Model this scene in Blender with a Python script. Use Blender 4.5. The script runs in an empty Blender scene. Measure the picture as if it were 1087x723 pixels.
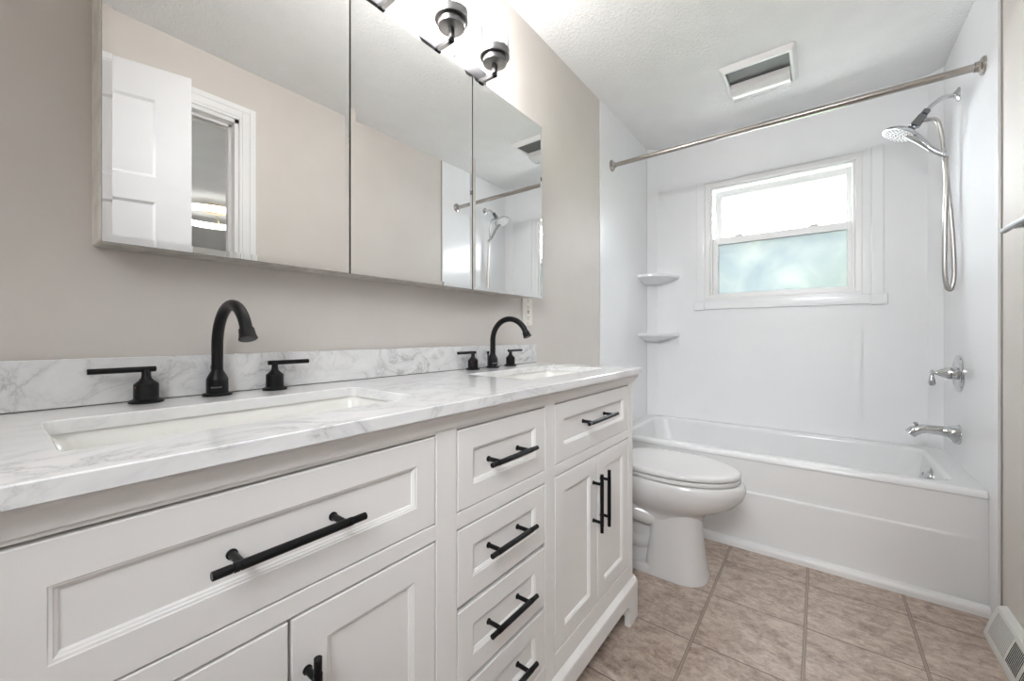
import bpy, bmesh, math, random
from mathutils import Vector, Matrix
random.seed(7)
S = bpy.context.scene
C = S.collection
PI = math.pi

# ---------------------------------------------------------------- camera, world, lights, exposure
F_PX, YAW, V0 = 426.0, 37.44, 355.4
cam_d = bpy.data.cameras.new('camera')
cam_d.sensor_width = 36.0
cam_d.lens = F_PX / 1087 * 36.0
cam_d.shift_y = -(361.5 - V0) / 1087
cam_d.clip_start = 0.01
cam = bpy.data.objects.new('camera', cam_d)
C.objects.link(cam)
cam.location = (1.0126, 0, 1.0414)
cam.rotation_euler = (PI / 2, 0, math.radians(YAW))
S.camera = cam

W = bpy.data.worlds.new('overcast_sky')
S.world = W
W.use_nodes = True
W.node_tree.nodes['Background'].inputs[0].default_value = (0.90, 0.96, 1.0, 1)
W.node_tree.nodes['Background'].inputs[1].default_value = 28.0

def area(name, loc, aim, sx, sy, power, col=(1, 1, 1)):
    l = bpy.data.lights.new(name, 'AREA')
    l.shape = 'RECTANGLE'; l.size = sx; l.size_y = sy
    l.energy = power; l.color = col
    o = bpy.data.objects.new(name, l); C.objects.link(o)
    o.location = loc
    o.rotation_euler = (Vector(aim) - Vector(loc)).to_track_quat('-Z', 'Y').to_euler()
    return o
BULB = 188.0
def added_fill(loc, aim, sx, sy, power, spread):  # added fill behind the camera, out of view, to even out brightness
    o = area('added_fill_light', loc, aim, sx, sy, power, (0.93, 0.965, 1.0))
    o.data.spread = math.radians(spread)
added_fill((0.95, -0.55, 1.95), (0.75, 3.0, 1.2), 0.4, 0.4, 3.0, 62)
added_fill((1.10, -0.58, 1.90), (0.50, 1.5, 0.5), 0.5, 0.5, 2.9, 60)
added_fill((1.15, -0.56, 1.50), (0.50, 0.55, 0.65), 0.4, 0.8, 3.5, 82)

S.view_settings.view_transform = 'Standard'
S.view_settings.look = 'None'
S.view_settings.gamma = 1.0
S.view_settings.use_curve_mapping = False
S.view_settings.exposure = 0.0
S.cycles.max_bounces = 16
S.cycles.diffuse_bounces = 8
S.cycles.glossy_bounces = 8
S.cycles.transmission_bounces = 10
S.cycles.transparent_max_bounces = 16

# ---------------------------------------------------------------- materials
def srgb(r, g, b):
    return tuple(((c / 255) / 12.92 if c / 255 <= 0.04045 else ((c / 255 + 0.055) / 1.055) ** 2.4) for c in (r, g, b)) + (1,)

class NT:
    def __init__(s, name):
        s.m = bpy.data.materials.new(name); s.m.use_nodes = True
        s.t = s.m.node_tree; s.b = s.t.nodes['Principled BSDF']; s.out = s.t.nodes['Material Output']
    def n(s, typ, **kw):
        x = s.t.nodes.new(typ)
        for k, v in kw.items():
            if k.startswith('i_'):
                key = k[2:]; key = int(key) if key.isdigit() else key.replace('_', ' ')
                x.inputs[key].default_value = v
            else: setattr(x, k, v)
        return x
    def l(s, a, b): s.t.links.new(a, b)
    def set(s, **kw):
        for k, v in kw.items(): s.b.inputs[k.replace('_', ' ')].default_value = v
        return s
    def coords(s): return s.n('ShaderNodeTexCoord').outputs['Object']
    def noise(s, vec, scale, detail=4, rough=0.5, dist=0.0):
        x = s.n('ShaderNodeTexNoise'); s.l(vec, x.inputs['Vector'])
        x.inputs['Scale'].default_value = scale; x.inputs['Detail'].default_value = detail
        x.inputs['Roughness'].default_value = rough; x.inputs['Distortion'].default_value = dist
        return x.outputs['Fac']
    def ramp(s, fac, stops):
        x = s.n('ShaderNodeValToRGB'); s.l(fac, x.inputs[0])
        e = x.color_ramp.elements
        while len(e) < len(stops): e.new(0.5)
        for el, (p, c) in zip(e, stops): el.position = p; el.color = c
        return x.outputs[0]
    def mix(s, fac, a, b, mode='MIX'):
        x = s.n('ShaderNodeMix', data_type='RGBA', blend_type=mode)
        for sock, v in ((x.inputs[0], fac), (x.inputs[6], a), (x.inputs[7], b)):
            if hasattr(v, 'is_linked') or isinstance(v, bpy.types.NodeSocket): s.l(v, sock)
            else: sock.default_value = v
        return x.outputs[2]
    def bump(s, h, strength, dist=0.01):
        x = s.n('ShaderNodeBump'); s.l(h, x.inputs['Height'])
        x.inputs['Strength'].default_value = strength; x.inputs['Distance'].default_value = dist
        s.l(x.outputs[0], s.b.inputs['Normal'])
    def col(s, sock): s.l(sock, s.b.inputs['Base Color'])

def plain(name, col, rough=0.5, metal=0.0, var=0.03, scale=6.0, **kw):
    t = NT(name); t.set(Roughness=rough, Metallic=metal, **kw)
    f = t.noise(t.coords(), scale, 3)
    lo = tuple(c * (1 - var) for c in col[:3]) + (1,); hi = tuple(min(1, c * (1 + var)) for c in col[:3]) + (1,)
    t.col(t.ramp(f, [(0.3, lo), (0.7, hi)]))
    return t.m

def M_wall():
    t = NT('beige_wall_paint'); t.set(Roughness=0.62)
    co = t.coords()
    t.col(t.ramp(t.noise(co, 3.0, 5, 0.6), [(0.3, (0.595, 0.558, 0.525, 1)), (0.7, (0.635, 0.598, 0.565, 1))]))
    t.bump(t.noise(co, 120, 3), 0.06, 0.004)
    return t.m
def M_ceiling():
    t = NT('textured_white_ceiling'); t.set(Roughness=0.8)
    co = t.coords()
    t.col(t.ramp(t.noise(co, 8, 4), [(0.3, (0.83, 0.83, 0.83, 1)), (0.7, (0.86, 0.86, 0.86, 1))]))
    h = t.ramp(t.noise(co, 70, 5, 0.6, 0.6), [(0.40, (0, 0, 0, 1)), (0.62, (1, 1, 1, 1))])
    t.bump(h, 0.42, 0.005)
    return t.m
def M_floor():
    t = NT('stone_look_vinyl_tile'); t.set(Roughness=0.40)
    co = t.coords()
    sp = t.n('ShaderNodeSeparateXYZ'); t.l(co, sp.inputs[0])
    def math_(op, a, b=None, c=None):
        x = t.n('ShaderNodeMath', operation=op)
        for k, v in enumerate((a, b, c)):
            if v is None: continue
            if isinstance(v, (int, float)): x.inputs[k].default_value = v
            else: t.l(v, x.inputs[k])
        return x.outputs[0]
    def axis(sock, x0, w):
        q = math_('DIVIDE', math_('SUBTRACT', sock, x0), w)
        cell = math_('FLOOR', math_('ADD', q, 100.5 - 0.5))
        fr = math_('FRACT', math_('ADD', q, 100.5))
        return math_('MULTIPLY', math_('ABSOLUTE', math_('SUBTRACT', fr, 0.5)), w), cell
    dx, cx = axis(sp.outputs[0], 0.667, 0.306)
    dy, cy = axis(sp.outputs[1], 1.455, 0.310)
    cell = math_('ADD', math_('MULTIPLY', cx, 3.7), math_('MULTIPLY', cy, 9.1))
    cv = t.n('ShaderNodeCombineXYZ'); t.l(cell, cv.inputs[0]); t.l(math_('MULTIPLY', cell, 1.7), cv.inputs[1])
    ad = t.n('ShaderNodeVectorMath', operation='ADD'); t.l(co, ad.inputs[0]); t.l(cv.outputs[0], ad.inputs[1])
    st = t.n('ShaderNodeMapping'); t.l(ad.outputs[0], st.inputs[0])
    st.inputs['Rotation'].default_value = (0, 0, 0.30); st.inputs['Scale'].default_value = (1.0, 1.6, 1.0)
    n1 = t.noise(st.outputs[0], 6.5, 9, 0.66, 1.0)
    n2 = t.noise(st.outputs[0], 30, 7, 0.70, 0.7)
    n3 = t.noise(ad.outputs[0], 150, 3, 0.6)
    c1 = t.ramp(n1, [(0.34, srgb(112, 95, 84)), (0.45, srgb(155, 135, 121)), (0.55, srgb(182, 165, 153)), (0.68, srgb(204, 190, 179))])
    c2 = t.ramp(n2, [(0.36, srgb(104, 88, 77)), (0.50, srgb(170, 151, 137)), (0.66, srgb(208, 196, 186))])
    c = t.mix(0.5, c1, c2)
    c = t.mix(t.ramp(n3, [(0.35, (0.0, 0.0, 0.0, 1)), (0.7, (0.22, 0.22, 0.22, 1))]), c, srgb(214, 203, 194))
    gx = t.ramp(math_('MULTIPLY', dx, 100), [(0.0, srgb(150, 134, 119)), (0.14, srgb(146, 130, 116)), (0.20, srgb(176, 161, 146)), (0.30, srgb(150, 134, 120)), (0.38, srgb(92, 79, 69))])
    gxm = t.ramp(math_('MULTIPLY', dx, 100), [(0.46, (1, 1, 1, 1)), (0.52, (0, 0, 0, 1))])
    gym = t.ramp(math_('MULTIPLY', dy, 100), [(0.14, (1, 1, 1, 1)), (0.26, (0, 0, 0, 1))])
    c = t.mix(gym, c, srgb(104, 90, 80))
    t.col(t.mix(gxm, c, gx))
    h = math_('SUBTRACT', math_('MULTIPLY', n2, 0.35), math_('ADD', math_('MULTIPLY', gxm, 0.5), math_('MULTIPLY', gym, 0.6)))
    t.bump(h, 0.5, 0.003)
    return t.m
def M_marble(name, dark, p0, p1, sc):
    t = NT(name); t.set(Roughness=0.09)
    t.b.inputs['Specular IOR Level'].default_value = 0.6
    co = t.coords()
    mp = t.n('ShaderNodeMapping'); t.l(co, mp.inputs[0]); mp.inputs['Rotation'].default_value = (0.5, 0.3, 0.5); mp.inputs['Scale'].default_value = sc
    v = mp.outputs[0]
    n1 = t.noise(v, 5.0, 9, 0.62, 1.4)
    a = t.n('ShaderNodeMath', operation='SUBTRACT'); t.l(n1, a.inputs[0]); a.inputs[1].default_value = 0.5
    b = t.n('ShaderNodeMath', operation='ABSOLUTE'); t.l(a.outputs[0], b.inputs[0])
    vein = t.ramp(b.outputs[0], [(0.0, (1, 1, 1, 1)), (0.012, (0.45, 0.45, 0.45, 1)), (0.05, (0.12, 0.12, 0.12, 1)), (0.12, (0, 0, 0, 1))])
    patch = t.ramp(t.noise(v, 3.2, 3, 0.5, 0.3), [(p0, (0, 0, 0, 1)), (p1, (1, 1, 1, 1))])
    m = t.mix(1.0, vein, patch, 'MULTIPLY')
    cloud = t.ramp(t.noise(v, 7.0, 6, 0.6, 0.8), [(0.35, (0.73, 0.73, 0.735, 1)), (0.62, (0.80, 0.80, 0.80, 1))])
    t.col(t.mix(m, cloud, (dark, dark, dark * 1.02, 1)))
    return t.m
def M_brushed(name, col, rough, dirn):
    t = NT(name); t.set(Roughness=rough, Metallic=1.0)
    mp = t.n('ShaderNodeMapping'); t.l(t.coords(), mp.inputs[0]); mp.inputs['Scale'].default_value = dirn
    f = t.noise(mp.outputs[0], 40, 4)
    t.col(t.ramp(f, [(0.3, tuple(c * 0.9 for c in col) + (1,)), (0.7, tuple(col) + (1,))]))
    return t.m
def M_clear_glass(name, tint=(1, 1, 1, 1), gloss=0.08):
    t = NT(name); t.t.nodes.remove(t.b)
    tr = t.n('ShaderNodeBsdfTransparent'); tr.inputs[0].default_value = tint
    gl = t.n('ShaderNodeBsdfGlossy'); gl.inputs['Roughness'].default_value = 0.02
    fr = t.n('ShaderNodeFresnel'); fr.inputs[0].default_value = 1.12
    mx = t.n('ShaderNodeMixShader'); t.l(fr.outputs[0], mx.inputs[0]); t.l(tr.outputs[0], mx.inputs[1]); t.l(gl.outputs[0], mx.inputs[2])
    t.l(mx.outputs[0], t.out.inputs[0])
    return t.m
def M_frosted():
    t = NT('frosted_window_glass'); t.t.nodes.remove(t.b)
    co = t.coords()
    f = t.noise(co, 5, 4, 0.5, 0.5)
    c = t.ramp(f, [(0.3, (0.186, 0.206, 0.216, 1)), (0.7, (0.262, 0.270, 0.256, 1))])
    rf = t.n('ShaderNodeBsdfRefraction'); rf.inputs['Roughness'].default_value = 0.45; rf.inputs['IOR'].default_value = 1.3
    tl = t.n('ShaderNodeBsdfTranslucent'); t.l(c, tl.inputs[0]); t.l(c, rf.inputs[0])
    mx = t.n('ShaderNodeMixShader'); mx.inputs[0].default_value = 0.45
    t.l(tl.outputs[0], mx.inputs[1]); t.l(rf.outputs[0], mx.inputs[2])
    gl = t.n('ShaderNodeBsdfGlossy'); gl.inputs['Roughness'].default_value = 0.3
    m2 = t.n('ShaderNodeMixShader'); m2.inputs[0].default_value = 0.04
    t.l(mx.outputs[0], m2.inputs[1]); t.l(gl.outputs[0], m2.inputs[2])
    t.l(m2.outputs[0], t.out.inputs[0])
    return t.m
def M_emit(name, col, strength):
    t = NT(name); t.set(Roughness=0.4)
    t.b.inputs['Base Color'].default_value = (0.9, 0.9, 0.88, 1)
    t.b.inputs['Emission Color'].default_value = col
    t.b.inputs['Emission Strength'].default_value = strength
    return t.m
def M_leaf():
    t = NT('hedge_leaves'); t.set(Roughness=0.6)
    co = t.coords()
    t.col(t.ramp(t.noise(co, 9, 6, 0.6), [(0.3, (0.20, 0.34, 0.18, 1)), (0.7, (0.52, 0.68, 0.42, 1))]))
    return t.m

m = {}
m['wall'] = M_wall(); m['ceil'] = M_ceiling(); m['floor'] = M_floor(); m['marble'] = M_marble('white_veined_quartz', 0.47, 0.44, 0.66, (1.5, 0.9, 1.3)); m['splash'] = M_marble('veined_backsplash_quartz', 0.36, 0.36, 0.60, (1.7, 1.55, 2.1))
m['surround'] = plain('glossy_white_acrylic_panel', (0.84, 0.85, 0.865, 1), 0.15, var=0.008)
m['tub'] = plain('white_tub_acrylic', (0.79, 0.795, 0.80, 1), 0.14, var=0.006)
m['porcelain'] = plain('white_porcelain', (0.66, 0.65, 0.645, 1), 0.10, var=0.006)
m['basin'] = plain('cream_basin_porcelain', (0.80, 0.795, 0.76, 1), 0.10, var=0.006)
m['cab'] = plain('warm_white_cabinet_paint', (0.81, 0.795, 0.78, 1), 0.38, var=0.01)
m['gapshade'] = plain('cabinet_gap_shade', (0.035, 0.03, 0.028, 1), 0.8)
m['white'] = plain('white_trim_paint', (0.80, 0.80, 0.80, 1), 0.35, var=0.01)
m['door'] = plain('white_door_paint', (0.64, 0.64, 0.65, 1), 0.35, var=0.01)
m['vinyl'] = plain('white_window_vinyl', (0.82, 0.82, 0.82, 1), 0.3, var=0.006)
m['black'] = plain('matte_black_metal', (0.012, 0.012, 0.013, 1), 0.36, 0.6, var=0.2)
m['chrome'] = plain('polished_chrome', (0.60, 0.61, 0.62, 1), 0.07, 1.0, var=0.01)
m['darkchrome'] = plain('grey_chrome_bracket', (0.22, 0.225, 0.235, 1), 0.22, 1.0, var=0.05)
m['barmetal'] = plain('satin_grey_bar_metal', (0.34, 0.34, 0.345, 1), 0.28, 1.0, var=0.02)
m['nickel'] = M_brushed('brushed_nickel', (0.44, 0.41, 0.38), 0.24, (1, 60, 60))
m['steel'] = M_brushed('brushed_steel_light_bar', (0.20, 0.20, 0.206), 0.40, (40, 1, 40))
m['hosemetal'] = M_brushed('ribbed_hose_metal', (0.46, 0.44, 0.42), 0.3, (1, 1, 30))
m['mirror'] = plain('silvered_mirror', (0.90, 0.905, 0.90, 1), 0.0, 1.0, var=0.002)
m['mirroredge'] = plain('mirror_edge_dark', (0.12, 0.13, 0.13, 1), 0.25, 0.6)
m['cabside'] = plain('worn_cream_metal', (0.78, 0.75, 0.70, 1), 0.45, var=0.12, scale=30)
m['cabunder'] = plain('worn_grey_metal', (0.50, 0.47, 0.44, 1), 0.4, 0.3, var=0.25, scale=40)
m['plastic'] = plain('ivory_plastic', (0.80, 0.77, 0.72, 1), 0.35, var=0.01)
m['fan'] = plain('white_fan_plastic', (0.80, 0.80, 0.79, 1), 0.4, var=0.01)
m['dark'] = plain('dark_slot', (0.02, 0.02, 0.02, 1), 0.7)
m['red'] = plain('red_button', (0.35, 0.05, 0.03, 1), 0.5)
m['register'] = plain('white_register_enamel', (0.70, 0.70, 0.675, 1), 0.35, var=0.02)
m['regslot'] = plain('grey_register_slot', (0.50, 0.50, 0.485, 1), 0.5)
m['gasket'] = plain('grey_mortar_line', (0.55, 0.53, 0.50, 1), 0.6)
m['glass'] = M_clear_glass('clear_glass')
m['paneglass'] = M_clear_glass('window_glass')
m['caulk'] = plain('grey_brown_caulk', (0.34, 0.31, 0.28, 1), 0.6)
m['frost'] = M_frosted()
m['bulb'] = M_emit('lit_bulb', (1.0, 0.985, 0.97, 1), BULB)
m['ring'] = M_emit('lit_ring', (1.0, 0.98, 0.92, 1), 3.2)
m['hallwall'] = plain('taupe_bedroom_paint', (0.34, 0.31, 0.285, 1), 0.7)
m['hallceil'] = plain('bedroom_ceiling_paint', (0.55, 0.55, 0.55, 1), 0.8)
m['carpet'] = plain('bedroom_carpet', (0.30, 0.26, 0.22, 1), 0.95, scale=60, var=0.2)
m['brass'] = plain('brass_canopy', (0.52, 0.40, 0.20, 1), 0.3, 1.0)
m['leaf'] = M_leaf()
m['siding'] = plain('pale_grey_siding', (0.50, 0.56, 0.60, 1), 0.6)
m['grass'] = plain('pale_patio', (0.40, 0.40, 0.38, 1), 0.9, var=0.3, scale=20)
m['logo'] = plain('grey_printed_letters', (0.35, 0.35, 0.36, 1), 0.5)
def M_grille():
    t = NT('grey_fan_mesh'); t.set(Roughness=0.45, Metallic=0.3)
    br = t.n('ShaderNodeTexBrick', offset=0.5); t.l(t.coords(), br.inputs['Vector'])
    br.inputs['Scale'].default_value = 1.0; br.inputs['Brick Width'].default_value = 0.009; br.inputs['Row Height'].default_value = 0.007
    br.inputs['Mortar Size'].default_value = 0.0012
    br.inputs['Color1'].default_value = (0.02, 0.02, 0.02, 1); br.inputs['Color2'].default_value = (0.035, 0.035, 0.035, 1)
    br.inputs['Mortar'].default_value = (0.13, 0.13, 0.13, 1)
    t.col(br.outputs['Color'])
    return t.m
m['grille'] = M_grille()
def M_lens():
    t = NT('clear_ribbed_lens'); t.set(Roughness=0.22)
    t.b.inputs['Base Color'].default_value = (0.68, 0.68, 0.67, 1)
    t.b.inputs['Coat Weight'].default_value = 0.6
    f = t.noise(t.coords(), 160, 2); t.bump(f, 0.08, 0.002)
    return t.m
m['lens'] = M_lens()

# ---------------------------------------------------------------- mesh helpers
def add_box(bm, x0, x1, y0, y1, z0, z1, bev=0.0, seg=2):
    b = bmesh.new()
    bmesh.ops.create_cube(b, size=1)
    for v in b.verts:
        v.co = Vector(((x0 + x1) / 2 + v.co.x * (x1 - x0), (y0 + y1) / 2 + v.co.y * (y1 - y0), (z0 + z1) / 2 + v.co.z * (z1 - z0)))
    if bev > 0: bmesh.ops.bevel(b, geom=list(b.edges), offset=bev, segments=seg, profile=0.5, affect='EDGES')
    merge(bm, b)
def merge(bm, b):
    me = bpy.data.meshes.new('tmp'); b.to_mesh(me); b.free(); bm.from_mesh(me); bpy.data.meshes.remove(me)
def loft(bm, loops, cap0=True, cap1=True, closed=True):
    rings = [[bm.verts.new(p) for p in lp] for lp in loops]
    n = len(rings[0])
    for a, b in zip(rings, rings[1:]):
        for i in range(n if closed else n - 1):
            j = (i + 1) % n
            bm.faces.new((a[i], a[j], b[j], b[i]))
    if cap0: bm.faces.new(list(reversed(rings[0])))
    if cap1: bm.faces.new(rings[-1])
def frame_of(axis):
    a = Vector(axis).normalized()
    h = Vector((0, 0, 1)) if abs(a.z) < 0.9 else Vector((0, 1, 0))
    u = a.cross(h).normalized(); v = a.cross(u).normalized()
    return a, u, v
def add_lathe(bm, base, axis, prof, n=32):
    """prof: list of (distance along axis, radius)"""
    a, u, v = frame_of(axis); base = Vector(base)
    loops = [[base + a * d + (u * math.cos(2 * PI * i / n) + v * math.sin(2 * PI * i / n)) * max(r, 1e-5) for i in range(n)] for d, r in prof]
    loft(bm, loops)
def spline(pts, k=8):
    P = [Vector(p) for p in pts]; out = []
    Q = [P[0] * 2 - P[1]] + P + [P[-1] * 2 - P[-2]]
    for i in range(1, len(Q) - 2):
        for s in range(k):
            t = s / k
            p0, p1, p2, p3 = Q[i - 1:i + 3]
            out.append(0.5 * ((2 * p1) + (p2 - p0) * t + (2 * p0 - 5 * p1 + 4 * p2 - p3) * t * t + (3 * p1 - p0 - 3 * p2 + p3) * t ** 3))
    out.append(P[-1]); return out
def add_tube(bm, pts, r, n=16):
    P = [Vector(p) for p in pts]
    rr = r if isinstance(r, (list, tuple)) else [r] * len(P)
    T = [(P[min(i + 1, len(P) - 1)] - P[max(i - 1, 0)]).normalized() for i in range(len(P))]
    _, u, v = frame_of(T[0]); loops = []
    for p, t, q in zip(P, T, rr):
        u = (u - t * u.dot(t)).normalized(); v = t.cross(u)
        loops.append([p + (u * math.cos(2 * PI * i / n) + v * math.sin(2 * PI * i / n)) * q for i in range(n)])
    loft(bm, loops)
def rrect(x0, x1, y0, y1, r, z, n=8):
    out = []
    for cx, cy, a0 in ((x1 - r, y1 - r, 0), (x0 + r, y1 - r, 90), (x0 + r, y0 + r, 180), (x1 - r, y0 + r, 270)):
        for i in range(n + 1):
            a = math.radians(a0 + 90 * i / n); out.append(Vector((cx + r * math.cos(a), cy + r * math.sin(a), z)))
    return out
def add_prism(bm, poly, axis, a0, a1):
    """poly of 2-d points extruded along axis; (x: (y,z)), (y: (x,z)), (z: (x,y))"""
    f = {'x': lambda p, a: (a, p[0], p[1]), 'y': lambda p, a: (p[0], a, p[1]), 'z': lambda p, a: (p[0], p[1], a)}[axis]
    loft(bm, [[f(p, a0) for p in poly], [f(p, a1) for p in poly]])
def obj(name, bm, mat, parent=None, smooth=30, bevel=None, **props):
    bmesh.ops.recalc_face_normals(bm, faces=bm.faces)
    me = bpy.data.meshes.new(name)
    if smooth:
        ang = math.radians(smooth)
        for f in bm.faces: f.smooth = True
        for e in bm.edges:
            if len(e.link_faces) == 2 and e.calc_face_angle(0) > ang: e.smooth = False
            elif len(e.link_faces) != 2: e.smooth = False
    bm.to_mesh(me); bm.free()
    if isinstance(mat, (list, tuple)):
        for k in mat: me.materials.append(m[k])
    else: me.materials.append(m[mat])
    o = bpy.data.objects.new(name, me); C.objects.link(o)
    if smooth:
        w = o.modifiers.new('weighted_normal', 'WEIGHTED_NORMAL'); w.keep_sharp = True
    if parent is not None:
        o.parent = parent
        pw = Vector((0, 0, 0)); p = parent
        while p is not None: pw += p.location; p = p.parent
        o.location = -pw
    for k, v in props.items(): o[k] = v
    return o
def thing(name, label, cat, loc=(0, 0, 0), group=None):
    o = bpy.data.objects.new(name, None); C.objects.link(o)
    o.empty_display_size = 0.05
    o.location = loc; o['label'] = label; o['category'] = cat
    if group: o['group'] = group
    return o
def struct(name, bm, mat, parent=None, **kw):
    o = obj(name, bm, mat, parent, **kw)
    if parent is None: o['kind'] = 'structure'
    return o
B = bmesh.new
def boxes(*bs, bev=0.0):
    bm = B()
    for b in bs: add_box(bm, *b, bev=bev)
    return bm

# ---------------------------------------------------------------- room shell
RW, YB, H, YN = 1.52, 3.0, 2.403, -0.65
TUBY, SURY = 2.26, 2.157
WX0, WX1, WZ0, WZ1 = 0.39, 1.205, 1.285, 2.075
DY0, DY1, DZ = -0.20, 0.775, 2.13
struct('floor', boxes((-0.1, RW + 0.1, YN - 0.1, YB + 0.1, -0.1, 0)), 'floor')
struct('ceiling', boxes((-0.1, RW + 0.1, YN - 0.1, YB + 0.14, H, H + 0.1)), 'ceil')
struct('wall_left', boxes((-0.1, 0, YN - 0.1, YB + 0.14, 0, H)), 'wall')
struct('wall_near', boxes((0, RW, YN - 0.1, YN, 0, H)), 'wall')
struct('wall_right', boxes((RW, RW + 0.11, YN - 0.1, DY0, 0, H), (RW, RW + 0.11, DY1, YB + 0.14, 0, H), (RW, RW + 0.11, DY0, DY1, DZ, H)), 'wall')
yb = YB + 0.006
struct('wall_back', boxes((0, WX0, yb, yb + 0.14, 0, H), (WX1, RW, yb, yb + 0.14, 0, H), (WX0, WX1, yb, yb + 0.14, 0, WZ0), (WX0, WX1, yb, yb + 0.14, WZ1, H)), 'white')

# tub surround panels
sur = thing('tub_surround', 'glossy white wall panels lining the bathtub alcove, with two corner shelves', 'shower wall', (0.75, YB, 0.46))
T = 0.006
bm = B(); add_box(bm, 0.0005, T, SURY, YB, 0.0, H - 0.0005, bev=0.002); obj('side_panel', bm, 'surround', sur)
bm = B(); add_box(bm, RW - T, RW - 0.0005, SURY, YB, 0.0, H - 0.0005, bev=0.002)
add_box(bm, RW - T - 0.003, RW - T, SURY + 0.001, SURY + 0.012, 0.0, H - 0.001, bev=0.0012)
obj('side_panel', bm, 'surround', sur)
bm = B(); add_box(bm, RW - 0.0035, RW - 0.0003, SURY - 0.009, SURY + 0.0005, 0.0, H - 0.001); obj('edge_caulk', bm, 'caulk', sur, label='grey-brown caulk line')
bm = boxes((T, WX0 + 0.001, YB - 0.001, yb - 0.0005, 0.40, H - 0.0005), (WX1 - 0.001, RW - T, YB - 0.001, yb - 0.0005, 0.40, H - 0.0005),
           (WX0, WX1, YB - 0.001, yb - 0.0005, 0.40, WZ0 + 0.001), (WX0, WX1, YB - 0.001, yb - 0.0005, WZ1 - 0.001, H - 0.0005))
obj('back_panel', bm, 'surround', sur)
bm = B(); add_prism(bm, [(T, YB - 0.001), (T, YB - 0.055), (T + 0.004, YB - 0.06), (T + 0.008, YB - 0.05), (0.055, YB - 0.009), (0.064, YB - 0.006), (0.07, YB - 0.001)], 'z', 0.455, H - 0.001)
obj('corner_column', bm, 'surround', sur)
bm = B(); add_prism(bm, [(RW - T, YB - 0.001), (RW - T, YB - 0.05), (RW - 0.012, YB - 0.045), (RW - 0.05, YB - 0.008), (RW - 0.056, YB - 0.001)], 'z', 0.455, H - 0.001)
obj('corner_column', bm, 'surround', sur)
def shelf(z):
    def sec(k, zz):
        pts = [Vector((T, YB - 0.001, zz))]
        a, b = 0.215 * k, 0.24 * k
        N = 14
        for i in range(N + 1):
            th = PI / 2 * i / N
            e = 0.82
            pts.append(Vector((T + a * math.cos(th) ** e, YB - 0.001 - b * math.sin(th) ** e, zz)))
        return pts
    bm = B(); loft(bm, [sec(0.38, z - 0.062), sec(0.55, z - 0.05), sec(0.93, z - 0.026), sec(1.0, z - 0.018), sec(1.0, z - 0.003), sec(0.98, z), sec(0.9, z - 0.001)])
    return bm
obj('corner_shelf', shelf(1.462), 'surround', sur); obj('corner_shelf', shelf(1.052), 'surround', sur)

# window
def rect_frame(bm, x0, x1, z0, z1, y0, y1, wl, wr, wt, wb, bev=0.003):
    add_box(bm, x0, x0 + wl, y0, y1, z0, z1, bev); add_box(bm, x1 - wr, x1, y0, y1, z0, z1, bev)
    add_box(bm, x0 + wl - 0.001, x1 - wr + 0.001, y0, y1, z1 - wt, z1, bev); add_box(bm, x0 + wl - 0.001, x1 - wr + 0.001, y0, y1, z0, z0 + wb, bev)
bm = B(); rect_frame(bm, WX0, WX1, WZ0, WZ1, YB - 0.004, YB + 0.125, 0.030, 0.030, 0.035, 0.022)
rect_frame(bm, WX0 + 0.03, WX1 - 0.03, WZ0 + 0.022, WZ1 - 0.035, YB + 0.008, YB + 0.028, 0.012, 0.012, 0.012, 0.006, 0.002)
win = struct('window_1', bm, 'vinyl')
bm = B()
rect_frame(bm, 0.437, 1.181, 1.660, 2.030, YB + 0.072, YB + 0.100, 0.044, 0.044, 0.046, 0.040)
us = obj('upper_sash', bm, 'vinyl', win)
obj('pane', boxes((0.477, 1.141, YB + 0.084, YB + 0.087, 1.698, 1.988)), 'paneglass', us, smooth=0, label='clear upper window pane')
bm = B()
rect_frame(bm, 0.423, 1.183, 1.300, 1.700, YB + 0.032, YB + 0.062, 0.042, 0.042, 0.045, 0.024)
ls = obj('lower_sash', bm, 'vinyl', win)
obj('pane', boxes((0.462, 1.145, YB + 0.046, YB + 0.049, 1.320, 1.658)), 'frost', ls, smooth=0, label='frosted lower window pane')
for x in (0.585, 0.985):
    bm = B(); add_box(bm, x - 0.024, x + 0.024, YB + 0.028, YB + 0.060, 1.700, 1.706, 0.002); add_box(bm, x - 0.016, x + 0.016, YB + 0.036, YB + 0.056, 1.704, 1.713, 0.003); add_box(bm, x - 0.002, x + 0.026, YB + 0.032, YB + 0.042, 1.706, 1.712, 0.002)
    obj('sash_lock', bm, 'vinyl', ls)
# surround trim strips around the window
tr = B()
add_box(tr, 0.338, 0.388, YB - 0.010, YB - 0.001, 1.24, 2.088, 0.003)
add_box(tr, 1.243, 1.294, YB - 0.010, YB - 0.001, 1.24, 2.088, 0.003)
struct('trim_1', tr, 'surround')
tr = B(); add_box(tr, 0.37, 1.26, YB - 0.016, YB - 0.001, 1.214, 1.266, 0.005); add_box(tr, 0.319, 0.388, YB - 0.022, YB - 0.001, 1.209, 1.270, 0.006); add_box(tr, 1.240, 1.310, YB - 0.022, YB - 0.001, 1.209, 1.270, 0.006)
struct('trim_2', tr, 'surround')
tr = B(); add_box(tr, 0.386, 1.225, YB - 0.007, YB - 0.001, 2.076, 2.088, 0.002); add_box(tr, 1.206, 1.243, YB - 0.005, YB - 0.001, 1.27, 2.088, 0.002)
struct('trim_3', tr, 'surround')

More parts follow.
